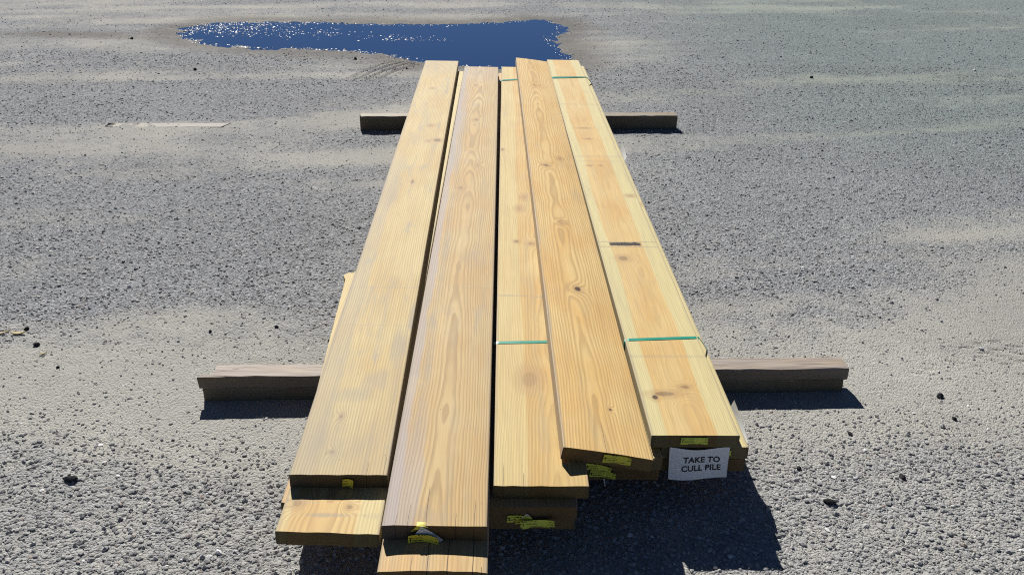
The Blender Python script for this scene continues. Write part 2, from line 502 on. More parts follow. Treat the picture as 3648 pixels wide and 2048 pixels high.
# ------------------------------------------------------------------ wood
def wood(name, early, late, pith=(0.12, 0.05), spacing=0.0055, rise=0.014, warp=0.02, seed=0.0, contrast=0.6,
         sap=(), sapc=(0.645, 0.575, 0.295), grey=(), knots=(), stains=(), cracks=(), dirt=0.25, dirtc=(0.34, 0.30, 0.24), burn=None,
         bands=(), endf=0.24, hump=0.016, greyc=(0.43, 0.37, 0.35), side_shade=None):
    g = G(name)
    P = g.tc.outputs["Object"]
    x, y, z = g.xyz(P)
    n1 = g.noise(g.vec(g.add(g.mul(x, 4.0), seed), g.mul(y, 1.1), z), 1.0, 2, 0.45)
    n2 = g.noise(g.vec(seed + 31.7, g.mul(y, 1.25), 0.0), 1.0, 2, 0.5)
    n3 = g.noise(g.vec(g.mul(x, 14), g.add(g.mul(y, 5), seed), g.mul(z, 14)), 1.0, 2, 0.5)
    xw = g.add(g.sub(x, pith[0]), g.mul(g.sub(n1, 0.5), warp * 2))
    zd = g.add(g.add(pith[1], g.mul(y, rise)), g.add(g.mul(z, -1.0), g.mul(g.sub(n2, 0.5), hump * 2)))
    kd = None; kcore = None; khalo = None
    for (kx, ky, rx, ry, dark) in knots:
        dx = g.div(g.sub(x, kx), rx); dy = g.div(g.sub(y, ky), ry)
        d2 = g.add(g.mul(dx, dx), g.mul(dy, dy))
        gauss = g.m('POWER', 2.718, g.mul(d2, -0.16))
        kd = g.mul(gauss, 0.016) if kd is None else g.add(kd, g.mul(gauss, 0.016))
        core = g.mul(g.sstep(1.15, 0.45, g.add(d2, g.mul(g.sub(n3, 0.5), 0.9))), dark)
        halo = g.sstep(7.0, 0.6, d2)
        kcore = core if kcore is None else g.m('MAXIMUM', kcore, core)
        khalo = halo if khalo is None else g.m('MAXIMUM', khalo, halo)
    r = g.m('SQRT', g.add(g.mul(xw, xw), g.mul(zd, zd)))
    r = g.add(r, g.mul(g.sub(n3, 0.5), 0.0055))
    if kd is not None: r = g.add(r, kd)
    s = g.m('FRACT', g.div(r, spacing))
    lw = g.mul(g.sstep(0.25, 0.82, s), g.sstep(1.0, 0.90, s))
    ringv = g.noise(g.vec(g.div(r, spacing * 2.3), seed, 0.0), 1.0, 1, 0.5)          # some years stronger than others
    lw = g.mul(lw, g.add(0.45, g.mul(ringv, 1.0)))
    fib = g.noise(g.vec(g.mul(x, 420), g.mul(y, 7), g.mul(z, 420)), 1.0, 3, 0.6)
    blot = g.noise(g.vec(g.mul(x, 7), g.add(g.mul(y, 2.3), seed), 0.0), 1.0, 3, 0.55)
    streak = g.noise(g.vec(g.add(g.mul(x, 55), seed), g.mul(y, 0.7), g.mul(z, 30)), 1.0, 2, 0.5)
    e2 = g.mix(g.sstep(0.32, 0.68, blot), g.mix(1.0, early, (1.05, 1.05, 1.06), 'MULTIPLY'), g.mix(1.0, early, (0.98, 0.85, 0.70), 'MULTIPLY'))
    c = g.mix(g.m('MULTIPLY', lw, contrast, clamp=True), e2, late)
    for (x0, x1, a) in sap:
        edge = g.add(x, g.mul(g.sub(n1, 0.5), 0.05))
        mk = g.mul(g.sstep(x0 - 0.004, x0 + 0.004, edge), g.sstep(x1 + 0.004, x1 - 0.004, edge))
        c = g.mix(g.mul(mk, a), c, g.mix(g.mul(lw, 0.25), sapc, late))
    c = g.scale_col(c, g.add(0.78, g.mul(fib, 0.44)))
    c = g.scale_col(c, g.add(0.91, g.mul(streak, 0.18)))
    hair = g.noise(g.vec(g.add(g.mul(x, 130), g.mul(n3, 3.0)), g.mul(y, 1.8), g.mul(z, 130)), 1.0, 3, 0.7)
    c = g.scale_col(c, g.add(0.80, g.mul(hair, 0.40)))
    if khalo is not None:
        c = g.mix(g.mul(khalo, 0.42), c, (0.40, 0.225, 0.10))
        c = g.mix(kcore, c, (0.085, 0.045, 0.024))
    for (x0, x1, yl, yh, a) in grey:
        edge = g.add(x, g.mul(g.sub(blot, 0.5), 0.055))
        mk = g.mul(g.sstep(x0 - 0.006, x0 + 0.006, edge), g.sstep(x1 + 0.006, x1 - 0.006, edge))
        mk = g.mul(mk, g.mul(g.sstep(yl - 0.2, yl + 0.2, y), g.sstep(yh + 0.3, yh - 0.3, y)))
        c = g.mix(g.mul(mk, a), c, g.mix(g.mul(lw, 0.6), greyc, tuple(0.66 * q for q in greyc)))
    dn = g.noise(g.vec(g.add(g.mul(x, 13), seed * 1.7), g.mul(y, 4.0), g.mul(z, 13)), 1.0, 4, 0.65)
    dk = g.sstep(0.56, 0.76, dn)
    grime = g.noise(g.vec(g.add(g.mul(x, 24), seed * 2.3), g.mul(y, 1.6), g.mul(z, 24)), 1.0, 5, 0.68)
    c = g.mix(g.mul(g.sstep(0.50, 0.72, grime), 0.18 + dirt * 0.7), c, (0.36, 0.295, 0.19))
    pale = g.noise(g.vec(g.add(g.mul(x, 9), seed * 3.1), g.mul(y, 2.7), 7.0), 1.0, 3, 0.6)
    c = g.mix(g.mul(g.sstep(0.52, 0.72, pale), 0.2), c, (0.68, 0.55, 0.29))
    c = g.mix(g.mul(dk, dirt), c, dirtc)
    wdt = g.m('MINIMUM', g.m('ABSOLUTE', x), g.m('ABSOLUTE', g.sub(x, 0.235)))
    arris = g.mul(g.sstep(0.010, 0.001, g.add(wdt, g.mul(g.sub(grime, 0.5), 0.022))), 0.55)
    c = g.mix(arris, c, (0.30, 0.25, 0.19))
    scuff = g.noise(g.vec(g.add(g.mul(x, 150), g.mul(y, 40)), g.sub(g.mul(y, 26), g.mul(x, 9)), seed), 1.0, 3, 0.75)
    c = g.mix(g.mul(g.sstep(0.66, 0.76, scuff), 0.35), c, (0.33, 0.27, 0.19))
    specks = g.sstep(0.055, 0.03, g.vor(g.vec(x, g.mul(y, 0.5), z), 26))
    c = g.mix(g.mul(specks, dirt * 0.9), c, (0.12, 0.10, 0.08))
    for (sx, sy, rx, ry, a) in stains:
        dx = g.div(g.sub(x, sx), rx); dy = g.div(g.sub(y, sy), ry)
        d2 = g.add(g.add(g.mul(dx, dx), g.mul(dy, dy)), g.add(g.mul(g.sub(dn, 0.5), 7.5), g.add(g.mul(g.sub(fib, 0.5), 1.6), g.mul(g.sub(grime, 0.5), 3.0))))
        c = g.mix(g.mul(g.sstep(2.0, -1.2, d2), a * 0.9), c, (0.30, 0.265, 0.215))
    for (y0, w_, a) in bands:
        d = g.m('ABSOLUTE', g.sub(y, y0))
        c = g.mix(g.mul(g.mul(g.sstep(w_, w_ * 0.4, d), a), g.add(0.3, n3)), c, (0.26, 0.24, 0.21))
    if burn:
        bx0, bx1, by, bw = burn
        d = g.add(g.m('ABSOLUTE', g.sub(y, by)), g.mul(g.sub(g.noise(P, 60, 2, 0.6), 0.5), bw * 0.9))
        mk = g.mul(g.sstep(bw, bw * 0.7, d), g.mul(g.sstep(bx0, bx0 + 0.01, x), g.sstep(bx1 + 0.008, bx1 - 0.004, x)))
        c = g.mix(mk, c, (0.02, 0.014, 0.01))
    for (cx0, cy1, w_) in cracks:
        d = g.m('ABSOLUTE', g.add(g.sub(x, cx0), g.mul(g.sub(n3, 0.5), 0.012)))
        mk = g.mul(g.sstep(w_, w_ * 0.35, d), g.sstep(cy1, cy1 * 0.7, y))
        c = g.mix(g.mul(mk, 0.9), c, (0.07, 0.045, 0.03))
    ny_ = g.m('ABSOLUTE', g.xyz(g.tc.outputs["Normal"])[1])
    c = g.scale_col(c, g.sub(1.0, g.mul(g.sstep(0.75, 0.9, ny_), 1 - endf)))  # end grain is darker, and the shade on the ends is put in too
    if side_shade:
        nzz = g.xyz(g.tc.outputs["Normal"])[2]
        c = g.mix(g.sstep(0.3, 0.8, nzz), g.mix(1.0, c, side_shade, 'MULTIPLY'), c)  # faces other than the top multiplied darker: their shade put into the colour
    g.bump(g.add(g.mul(lw, 0.4), fib), 0.35, 0.0008)
    return g.done(c, 0.62, 0.22)


def lumber(name, x, y, a, ztop, mat, L=4.877, W=0.235, T=0.0375, tilt=0.0, tilt_far=None, cup=0.0, bow=0.0, crook=0.0,
           r=0.0028, near=None, far=None, nseg=30, nx=10, rough=0.0):
    """one sawn board: eased long edges, square-cut ends, a little warp. local x across, y along, z up (top at 0)"""
    us = [0.0, r * 0.35, r] + [r + (W - 2 * r) * k / nx for k in range(1, nx)] + [W - r, W - r * 0.35, W]

    def ease(u):
        d = min(u, W - u)
        return 0.0 if d >= r else (r - math.sqrt(max(0.0, r * r - (r - d) ** 2)))
    n = len(us)
    verts, faces = [], []
    tf = tilt if tilt_far is None else tilt_far
    for j in range(nseg + 1):
        v = L * j / nseg
        q = v / L
        tw = tilt + (tf - tilt) * q
        ring = []
        for top in (1, 0):
            for i, u in enumerate(us):
                e = ease(u)
                if not top: e = max(e, 0.0)
                zz = -e if top else -T + e
                vv = v
                if j == 0 and near: vv = near(u, top)
                if j == nseg and far: vv = L - far(u, top)
                zc = cup * (1 - (2 * u / W - 1) ** 2) + bow * 4 * q * (1 - q)
                xc = crook * 4 * q * (1 - q)
                px_, pz_ = u, zz + zc
                if rough:
                    px_ += rough * random.uniform(-1, 1) * (1 if (i < 3 or i > n - 4) else 0.3); pz_ += rough * random.uniform(-1, 0.6) * (1.3 if (i < 3 or i > n - 4) else 0.7)
                ring.append((px_ * math.cos(tw) + pz_ * math.sin(tw) + xc, vv, -px_ * math.sin(tw) + pz_ * math.cos(tw)))
        verts += ring
    m2 = 2 * n
    for j in range(nseg):
        o0, o1 = j * m2, (j + 1) * m2
        for i in range(n - 1):
            faces.append((o0 + i, o0 + i + 1, o1 + i + 1, o1 + i))
            faces.append((o0 + n + i + 1, o0 + n + i, o1 + n + i, o1 + n + i + 1))
        faces.append((o0 + n, o0, o1, o1 + n))
        faces.append((o0 + n - 1, o0 + 2 * n - 1, o1 + 2 * n - 1, o1 + n - 1))
    for o0, flip in ((0, False), (nseg * m2, True)):
        for i in range(n - 1):
            f_ = (o0 + i, o0 + n + i, o0 + n + i + 1, o0 + i + 1)
            faces.append(f_[::-1] if flip else f_)
    o = mesh_obj(name, verts, faces, mat)
    o.location = (x, y, ztop)
    o.rotation_euler = (0, 0, a)
    return o


def saw_end(seed, amp=0.0012, skew=0.0):
    rr = random.Random(seed)
    tab = [rr.uniform(-amp, amp) for _ in range(40)]
    return lambda u, top: tab[int(u * 140) % 40] + skew * u + (0 if top else 0.0006)


HD, LV = 0.0889, 0.0381
Z1, Z2, Z3, Z4 = HD + LV, HD + 2 * LV, HD + 3 * LV, HD + 4 * LV
YEL, LATE = (0.66, 0.48, 0.215), (0.44, 0.255, 0.095)

W_A1 = wood("pine_pale_weathered", (0.585, 0.462, 0.21), (0.39, 0.275, 0.11), pith=(0.36, 0.05), spacing=0.0078, rise=0.004, seed=3.1, contrast=0.75, warp=0.012, greyc=(0.42, 0.355, 0.245),
            grey=((-0.05, 0.055, -1.0, 2.6, 0.45), (-0.1, 0.4, -1.0, 0.28, 0.35), (-0.1, 0.4, 4.55, 6, 0.35)),
            knots=((0.195, 2.863, 0.020, 0.030, 0.7), (0.150, 2.85, 0.012, 0.02, 0.25), (0.099, 4.026, 0.016, 0.025, 0.3), (0.145, 3.145, 0.014, 0.02, 0.3), (0.12, 2.19, 0.007, 0.028, 0.6), (0.086, 0.255, 0.006, 0.012, 0.5), (0.089, 0.094, 0.005, 0.010, 0.6)),
            stains=((0.205, 0.62, 0.022, 0.13, 0.6), (0.17, 0.45, 0.04, 0.05, 0.55), (0.10, 0.36, 0.05, 0.035, 0.55), (0.09, 0.22, 0.012, 0.08, 0.5), (0.15, 0.12, 0.05, 0.05, 0.35), (0.05, 0.15, 0.05, 0.11, 0.4), (0.06, 0.55, 0.05, 0.1, 0.3), (0.1, 4.5, 0.11, 0.10, 0.25), (0.07, 2.9, 0.05, 0.12, 0.3), (0.05, 2.1, 0.03, 0.3, 0.25)),
            bands=((1.06, 0.004, 0.4), (0.78, 0.003, 0.3)), cracks=((0.183, 0.06, 0.0008), (0.225, 0.09, 0.0008)), dirt=0.85, dirtc=(0.35, 0.305, 0.225))
W_B1 = wood("pine_cathedral_tan", (0.55, 0.405, 0.185), (0.36, 0.23, 0.09), pith=(0.115, 0.035), spacing=0.0062, rise=0.013, warp=0.022, seed=8.4, contrast=0.80, hump=0.02,
            grey=((-0.05, 0.030, -1, 6, 0.75), (-0.05, 0.075, -1, 0.35, 0.6), (-0.05, 0.06, 2.6, 4.2, 0.4), (-0.1, 0.3, 4.45, 6, 0.35)),
            knots=((0.093, 4.308, 0.007, 0.018, 0.5), (0.119, 3.461, 0.009, 0.02, 0.6), (0.079, 2.298, 0.009, 0.02, 0.4), (0.15, 2.63, 0.008, 0.02, 0.15)),
            stains=((0.05, 0.75, 0.013, 0.45, 0.55), (0.052, 1.7, 0.013, 0.5, 0.5), (0.05, 3.0, 0.014, 0.7, 0.4), (0.10, 0.03, 0.05, 0.03, 0.4), (0.163, 1.52, 0.05, 0.09, 0.4), (0.03, 0.66, 0.012, 0.04, 0.6), (0.04, 1.0, 0.02, 0.05, 0.3)),
            cracks=((0.098, 0.16, 0.0011), (0.058, 0.09, 0.0009), (0.205, 0.10, 0.0009), (0.030, 0.05, 0.0008), (0.165, 0.05, 0.0007)), bands=((2.86, 0.004, 0.5), (1.25, 0.003, 0.3)), dirt=0.55, dirtc=(0.36, 0.29, 0.21))
W_C1 = wood("pine_yellow_amber", (0.60, 0.435, 0.17), (0.41, 0.25, 0.085), pith=(0.16, 0.05), spacing=0.0065, rise=0.011, seed=14.2, contrast=0.5,
            sap=((-0.1, 0.085, 0.45),),
            knots=((0.073, 1.575, 0.010, 0.014, 0.55), (0.13, 1.554, 0.014, 0.016, 0.35), (0.013, 2.831, 0.008, 0.018, 0.6), (0.099, 0.51, 0.024, 0.045, 0.22), (0.11, 2.1, 0.012, 0.03, 0.15), (0.09, 1.95, 0.015, 0.03, 0.2)),
            stains=((0.08, 1.076, 0.09, 0.006, 0.6), (0.13, 1.066, 0.03, 0.006, 0.9)), cracks=((0.025, 0.10, 0.0011), (0.075, 0.06, 0.0009)), dirt=0.28, dirtc=(0.42, 0.32, 0.18))
W_D1 = wood("pine_orange_figured", (0.715, 0.515, 0.22), (0.50, 0.315, 0.12), pith=(0.112, 0.032), spacing=0.0068, rise=0.012, warp=0.026, seed=21.9, contrast=0.74, hump=0.024,
            grey=((-0.05, 0.003, -1, 6, 0.4),),
            knots=((0.119, 0.972, 0.012, 0.020, 1.0), (0.144, 0.209, 0.004, 0.007, 0.9), (0.101, 4.051, 0.010, 0.02, 0.1), (0.085, 2.357, 0.013, 0.02, 0.5), (0.16, 2.5, 0.012, 0.025, 0.2), (0.106, 1.607, 0.010, 0.02, 0.1)),
            stains=((0.17, 2.4, 0.03, 0.05, 0.3), (0.20, 1.95, 0.03, 0.1, 0.25)),
            cracks=((0.110, 0.15, 0.0008),), dirt=0.18, dirtc=(0.42, 0.34, 0.25))
W_E1 = wood("pine_fresh_sapwood", (0.64, 0.465, 0.195), (0.48, 0.31, 0.115), pith=(0.125, 0.09), spacing=0.0040, rise=0.003, seed=27.3, contrast=0.3, warp=0.012,
            sap=((-0.1, 0.040, 0.9), (0.175, 0.4, 0.85)),
            knots=((0.040, 0.190, 0.009, 0.013, 1.0), (0.070, 0.208, 0.032, 0.013, 0.55), (0.135, 0.246, 0.014, 0.010, 0.45), (0.080, 1.181, 0.018, 0.022, 0.45), (0.205, 1.89, 0.016, 0.016, 0.25), (0.1, 3.01, 0.03, 0.012, 0.3), (0.103, 2.798, 0.018, 0.012, 0.35), (0.065, 2.329, 0.012, 0.010, 0.35), (0.12, 2.33, 0.008, 0.010, 0.35)),
            bands=((1.345, 0.006, 0.6), (1.295, 0.006, 0.6), (2.48, 0.02, 0.22), (2.40, 0.015, 0.15), (3.55, 0.03, 0.2), (0.425, 0.012, 0.25)), burn=(0.040, 0.165, 1.322, 0.019), stains=((0.02, 1.9, 0.010, 0.12, 0.35), (0.225, 2.3, 0.008, 0.3, 0.4)), dirt=0.14)
W_A2 = wood("pine_yellow_striped", (0.655, 0.485, 0.205), (0.42, 0.245, 0.085), pith=(0.10, 0.20), spacing=0.0040, rise=0.002, seed=33.7, contrast=0.65,
            sap=((0.18, 0.4, 0.7), (-0.1, 0.02, 0.4)),
            knots=((0.030, 0.10, 0.012, 0.014, 0.3), (0.155, 0.088, 0.007, 0.008, 0.4)), stains=((0.12, 0.058, 0.065, 0.007, 0.7), (0.22, 0.055, 0.02, 0.012, 0.4), (0.03, 0.115, 0.035, 0.02, 0.4)), dirt=0.15)
W_B2 = wood("pine_checked_tan", (0.62, 0.45, 0.215), (0.47, 0.285, 0.12), pith=(0.18, 0.04), spacing=0.0062, rise=0.01, seed=39.1, contrast=0.55,
            cracks=((0.106, 0.2, 0.0016), (0.151, 0.25, 0.0016), (0.205, 0.2, 0.0014), (0.072, 0.05, 0.0008), (0.224, 0.02, 0.001)), dirt=0.3)
W_MID = [wood("pine_core_%d" % k, (0.62 - 0.03 * k, 0.44 - 0.02 * k, 0.20), (0.45, 0.27, 0.10), pith=(0.05 + 0.05 * k, 0.05 + 0.03 * k), spacing=0.005, rise=0.008, seed=50.3 + 7 * k, contrast=0.5, dirt=0.2) for k in range(3)]

GRP = "lumber boards stacked on the two bearers"


def board(label, *args, **kw):
    o = lumber("lumber_board", *args, **kw)
    return tag(o, label, "board", GRP)


# level 1 and 2, mostly hidden, seen at their near ends
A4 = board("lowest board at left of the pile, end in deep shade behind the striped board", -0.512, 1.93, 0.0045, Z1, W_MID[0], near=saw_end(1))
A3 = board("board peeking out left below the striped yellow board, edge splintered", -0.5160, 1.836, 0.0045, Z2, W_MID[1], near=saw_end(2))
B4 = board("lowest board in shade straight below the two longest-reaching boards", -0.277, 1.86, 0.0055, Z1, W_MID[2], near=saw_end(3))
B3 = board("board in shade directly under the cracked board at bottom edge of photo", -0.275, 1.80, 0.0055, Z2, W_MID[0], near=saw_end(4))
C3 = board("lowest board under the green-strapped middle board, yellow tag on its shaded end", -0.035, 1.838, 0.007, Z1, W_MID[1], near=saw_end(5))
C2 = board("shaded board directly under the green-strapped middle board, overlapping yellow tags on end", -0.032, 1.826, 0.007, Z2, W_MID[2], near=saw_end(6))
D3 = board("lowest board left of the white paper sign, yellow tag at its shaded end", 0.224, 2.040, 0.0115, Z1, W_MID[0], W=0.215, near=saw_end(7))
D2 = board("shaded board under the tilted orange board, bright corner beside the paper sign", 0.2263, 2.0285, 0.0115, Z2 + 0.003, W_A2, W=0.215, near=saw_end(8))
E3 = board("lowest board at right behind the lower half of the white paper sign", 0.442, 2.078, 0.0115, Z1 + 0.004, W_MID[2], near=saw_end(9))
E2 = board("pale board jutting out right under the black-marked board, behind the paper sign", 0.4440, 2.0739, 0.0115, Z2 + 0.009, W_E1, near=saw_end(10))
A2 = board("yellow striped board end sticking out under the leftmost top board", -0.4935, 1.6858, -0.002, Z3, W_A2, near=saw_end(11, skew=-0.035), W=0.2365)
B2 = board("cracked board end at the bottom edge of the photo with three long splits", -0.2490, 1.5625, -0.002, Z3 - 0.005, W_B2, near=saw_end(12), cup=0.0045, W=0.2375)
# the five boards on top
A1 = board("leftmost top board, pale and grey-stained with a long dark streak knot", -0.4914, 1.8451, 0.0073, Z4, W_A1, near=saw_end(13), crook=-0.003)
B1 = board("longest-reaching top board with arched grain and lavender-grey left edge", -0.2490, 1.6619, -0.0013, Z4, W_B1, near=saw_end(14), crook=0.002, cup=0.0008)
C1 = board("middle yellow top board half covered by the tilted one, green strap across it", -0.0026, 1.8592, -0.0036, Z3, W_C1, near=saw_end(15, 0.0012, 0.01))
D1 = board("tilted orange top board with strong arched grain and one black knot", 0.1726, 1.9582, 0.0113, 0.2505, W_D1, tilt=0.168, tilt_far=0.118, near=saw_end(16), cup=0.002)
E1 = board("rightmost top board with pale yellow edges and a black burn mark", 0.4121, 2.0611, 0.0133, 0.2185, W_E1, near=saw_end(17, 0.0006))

# ------------------------------------------------------------------ bearers under the pile
W_GREY = wood("bearer_weathered_grey", (0.36, 0.315, 0.265), (0.22, 0.18, 0.145), pith=(0.05, 0.08), spacing=0.006, seed=71.0, contrast=0.5, rise=0.006,
              grey=((-0.2, 0.5, -1, 0.35, 0.5), (-0.2, 0.5, 1.3, 3, 0.5)), stains=((0.04, 1.75, 0.03, 0.05, 0.3), (0.03, 0.35, 0.03, 0.06, 0.3)), cracks=(), dirt=0.75, dirtc=(0.40, 0.27, 0.16), endf=0.6, side_shade=(0.50, 0.49, 0.45))
W_GREY2 = wood("bearer_weathered_brown", (0.32, 0.285, 0.225), (0.20, 0.165, 0.12), pith=(0.05, 0.08), spacing=0.006, seed=83.0, contrast=0.6, rise=0.006, dirt=0.7, endf=0.6, side_shade=(0.50, 0.49, 0.45))


def torn(u, top):
    t = 1 - u / 0.08
    steps = [0.0, 0.012, 0.045, 0.05, 0.10, 0.13, 0.135, 0.15, 0.15]
    return steps[min(8, max(0, int(t * 8.5)))] + (0.0 if top else 0.004)


AZ = math.atan2(0.0506, 0.9987) - math.pi / 2
ca_, sa_ = math.cos(AZ), math.sin(AZ)


def bearer(name, label, fx, fy, ztop, mat, length, width, T, ang, **kw):
    """fx, fy: the left end of the front edge"""
    x0 = fx - width * math.cos(ang); y0 = fy - width * math.sin(ang)
    o = lumber(name, x0, y0, ang, ztop, mat, L=length, W=width, T=T, r=0.006, nseg=46, rough=0.0014, **kw)
    return tag(o, label, "timber", "bearers under the lumber pile")


u_ = (math.cos(AZ + math.pi / 2), math.sin(AZ + math.pi / 2))
bearer("bearer_timber", "upper of the two near bearers, weathered grey with torn left end", -0.938, 2.5497, HD, W_GREY, 2.10, 0.080, 0.0440, AZ, near=torn, bow=-0.001)
bearer("bearer_timber", "lower of the two near bearers, set back in the shade on the gravel", -0.926, 2.5530, 0.0442, W_GREY2, 2.078, 0.074, 0.056, AZ, near=saw_end(31, 0.004))
AF = math.atan2(0.1466, 2.0099) - math.pi / 2
bearer("bearer_timber", "far square bearer crossing under the pile near the puddle", -0.865, 5.735, HD, W_GREY2, 2.015, 0.089, 0.1, AF, near=saw_end(32, 0.006), far=saw_end(33, 0.002))

# splinter torn from the left edge of a lower board
sp = [(0.004, 0.42), (-0.018, 0.95), (-0.030, 1.27), (-0.043, 1.31), (-0.026, 1.335), (-0.014, 1.33), (0.004, 1.36)]
vv = [(a, b, 0.0) for a, b in sp] + [(a, b, -0.022) for a, b in sp]
k_ = len(sp)
ff = [tuple(range(k_))[::-1], tuple(range(k_, 2 * k_))] + [(i, (i + 1) % k_, k_ + (i + 1) % k_, k_ + i) for i in range(k_)]
spl = mesh_obj("splinter", vv, ff, W_A2, A3)
spl.location = (0.0, 0.0, 0.012)
spl["label"] = "pale splinter torn off the board edge"

# ------------------------------------------------------------------ green straps
g = G("green_strap")
nz = g.noise(g.vec(g.mul(g.xyz(g.tc.outputs["Object"])[0], 30), 0, 0), 1.0, 2)
STRAP = g.done(g.scale_col((0.018, 0.30, 0.205), g.add(0.8, g.mul(nz, 0.5))), 0.32, 0.5)
GS = "green plastic straps round the board bundles"


def strap(label, path, y0, slope, width=0.0135, th=0.0007, xref=0.0):
    """closed ribbon round a bundle: path = (x, z) corners, y = y0 + slope * (x - xref)"""
    n = len(path)
    pts = []
    for i in range(n):
        (x0, z0), (x1, z1) = path[i], path[(i + 1) % n]
        for t in (0.06, 0.35, 0.65, 0.94):
            pts.append((x0 + (x1 - x0) * t, z0 + (z1 - z0) * t))
    cx = sum(p_[0] for p_ in pts) / len(pts); cz = sum(p_[1] for p_ in pts) / len(pts)
    verts, faces = [], []
    for (px, pz) in pts:
        d = Vector((px - cx, pz - cz)).normalized()
        yy = y0 + slope * (px - xref)
        for (s_, e_) in ((-1, 0), (1, 0), (1, 1), (-1, 1)):
            verts.append((px + d.x * th * e_, yy + s_ * width / 2, pz + d.y * th * e_))
    m_ = len(pts)
    for i in range(m_):
        a, b = i * 4, ((i + 1) % m_) * 4
        for k in range(4):
            faces.append((a + k, a + (k + 1) % 4, b + (k + 1) % 4, b + k))
    o = mesh_obj("bundle_strap", verts, faces, STRAP)
    return tag(o, label, "strap", GS)


e_ = 0.0008
strap("near green strap across the middle board beside the tilted one", [(-0.006, Z3 + e_), (0.229, Z3 + e_), (0.229, HD - 0.001), (-0.036, HD - 0.001), (-0.036, Z2)], 2.589, 0.06, xref=0.0, width=0.016)
strap("far green strap across the middle board near the puddle", [(0.011, Z3 + e_), (0.246, Z3 + e_), (0.246, HD - 0.001), (-0.068, HD - 0.001), (-0.068, Z2)], 6.291, 0.30, xref=0.01, width=0.030, th=0.0025)
strap("near green strap over the rightmost board, running down its edge", [(0.404, 0.2185 + e_), (0.6415, 0.2185 + e_), (0.6745, 0.1745), (0.6735, HD - 0.001), (0.434, HD - 0.001), (0.403, 0.180)], 2.590, 0.095, xref=0.41, width=0.016)
strap("far green strap over the rightmost board, crossing another one", [(0.354, 0.2185 + e_), (0.592, 0.2185 + e_), (0.632, 0.1745), (0.632, HD - 0.001), (0.39, HD - 0.001), (0.353, 0.180)], 6.316, 0.21, xref=0.355, width=0.024, th=0.0025)
strap("second thin green strap crossing the far strap over the rightmost board", [(0.3545, 0.2185 + 3 * e_), (0.592, 0.2185 + 3 * e_), (0.6325, 0.176), (0.6325, HD - 0.002), (0.39, HD - 0.002), (0.353, 0.181)], 6.345, 0.08, xref=0.355, width=0.016, th=0.002)
strap("far green strap glimpsed between the leftmost and the longest-reaching board", [(-0.487, Z3 + 0.0001), (-0.249, Z3 + 0.0001), (-0.249, Z2), (-0.303, HD - 0.001), (-0.536, HD - 0.001), (-0.536, Z2)], 6.13, 0.05, xref=-0.27, th=0.0004)
strap("near green strap just showing at the left edge of the pile", [(-0.496, Z3 + 0.0001), (-0.26, Z3 + 0.0001), (-0.26, Z2), (-0.284, HD - 0.001), (-0.522, HD - 0.001), (-0.522, Z2)], 2.48, 0.05, xref=-0.27, th=0.0004)


# ------------------------------------------------------------------ tags stapled to the board ends
def tag_material(name, base, ink=(0.03, 0.035, 0.02)):
    g = G(name)
    x, y, z = g.xyz(g.tc.outputs["Object"])
    rows = g.m('ABSOLUTE', g.sub(g.m('FRACT', g.div(g.add(z, 0.2), 0.0072)), 0.5))
    words = g.noise(g.vec(g.mul(x, 260), g.m('FLOOR', g.div(g.add(z, 0.2), 0.0072)), 0.0), 1.0, 2, 0.7)
    part = g.noise(g.vec(g.mul(x, 38), g.mul(g.m('FLOOR', g.div(g.add(z, 0.2), 0.0072)), 5.3), 4.0), 1.0, 0, 0.5)
    ink_m = g.mul(g.mul(g.sstep(0.26, 0.16, rows), g.sstep(0.42, 0.52, words)), g.sstep(0.44, 0.54, part))
    c = g.mix(g.mul(ink_m, 0.9), g.scale_col(base, g.add(0.85, g.mul(g.noise(g.tc.outputs["Object"], 60, 2), 0.3))), ink)
    return g.done(c, 0.45, 0.4)


T_YEL = tag_material("tag_yellow", (0.72, 0.66, 0.06))
T_GRN = tag_material("tag_yellow_green", (0.62, 0.68, 0.09))
T_WHT = tag_material("tag_white_back", (0.75, 0.77, 0.80), (0.5, 0.5, 0.55))
g = G("staple_black")
INK = g.done((0.015, 0.015, 0.015), 0.4, 0.4)


def end_tag(parent, x, z, w, h, rot=0.0, lift=0.002, curl=0.006, mat=None, tiltz=0.0, bend=0.0, dots=True):
    """small paper tag on a board end; x, z = centre in the board's own axes"""
    n = 9
    verts, faces = [], []
    for i in range(n):
        s_ = i / (n - 1) * 2 - 1
        for t in (-1, 1):
            px = s_ * w / 2; pz = t * h / 2 + bend * (1 - s_ * s_)
            qx = px * math.cos(rot) - pz * math.sin(rot); qz = px * math.sin(rot) + pz * math.cos(rot)
            verts.append((qx, -(lift + curl * s_ * s_ * (1 if s_ > 0 else 0.5)) + tiltz * t, qz))
    for i in range(n - 1):
        faces.append((i * 2, i * 2 + 2, i * 2 + 3, i * 2 + 1))
    th = 0.00025
    k = len(verts)
    verts += [(a, b + th, c) for a, b, c in verts]
    faces += [tuple(k + q for q in f_[::-1]) for f_ in faces[:n - 1]]
    o = mesh_obj("end_tag", verts, faces, mat or T_YEL, parent)
    o.location = (x, -0.001, z)
    o["label"] = "small printed paper tag stapled to the board end"
    if dots:
        sx = -w * 0.42
        cz, sz = math.cos(rot), math.sin(rot)
        v2 = [(sx - 0.0009, -h * 0.22), (sx + 0.0009, -h * 0.22), (sx + 0.0009, h * 0.22), (sx - 0.0009, h * 0.22)]
        mesh_obj("staple", [(a * cz - b * sz, -(lift + curl * 0.5) - 0.0006, a * sz + b * cz) for a, b in v2], [(0, 1, 2, 3)], INK, o)
    return o


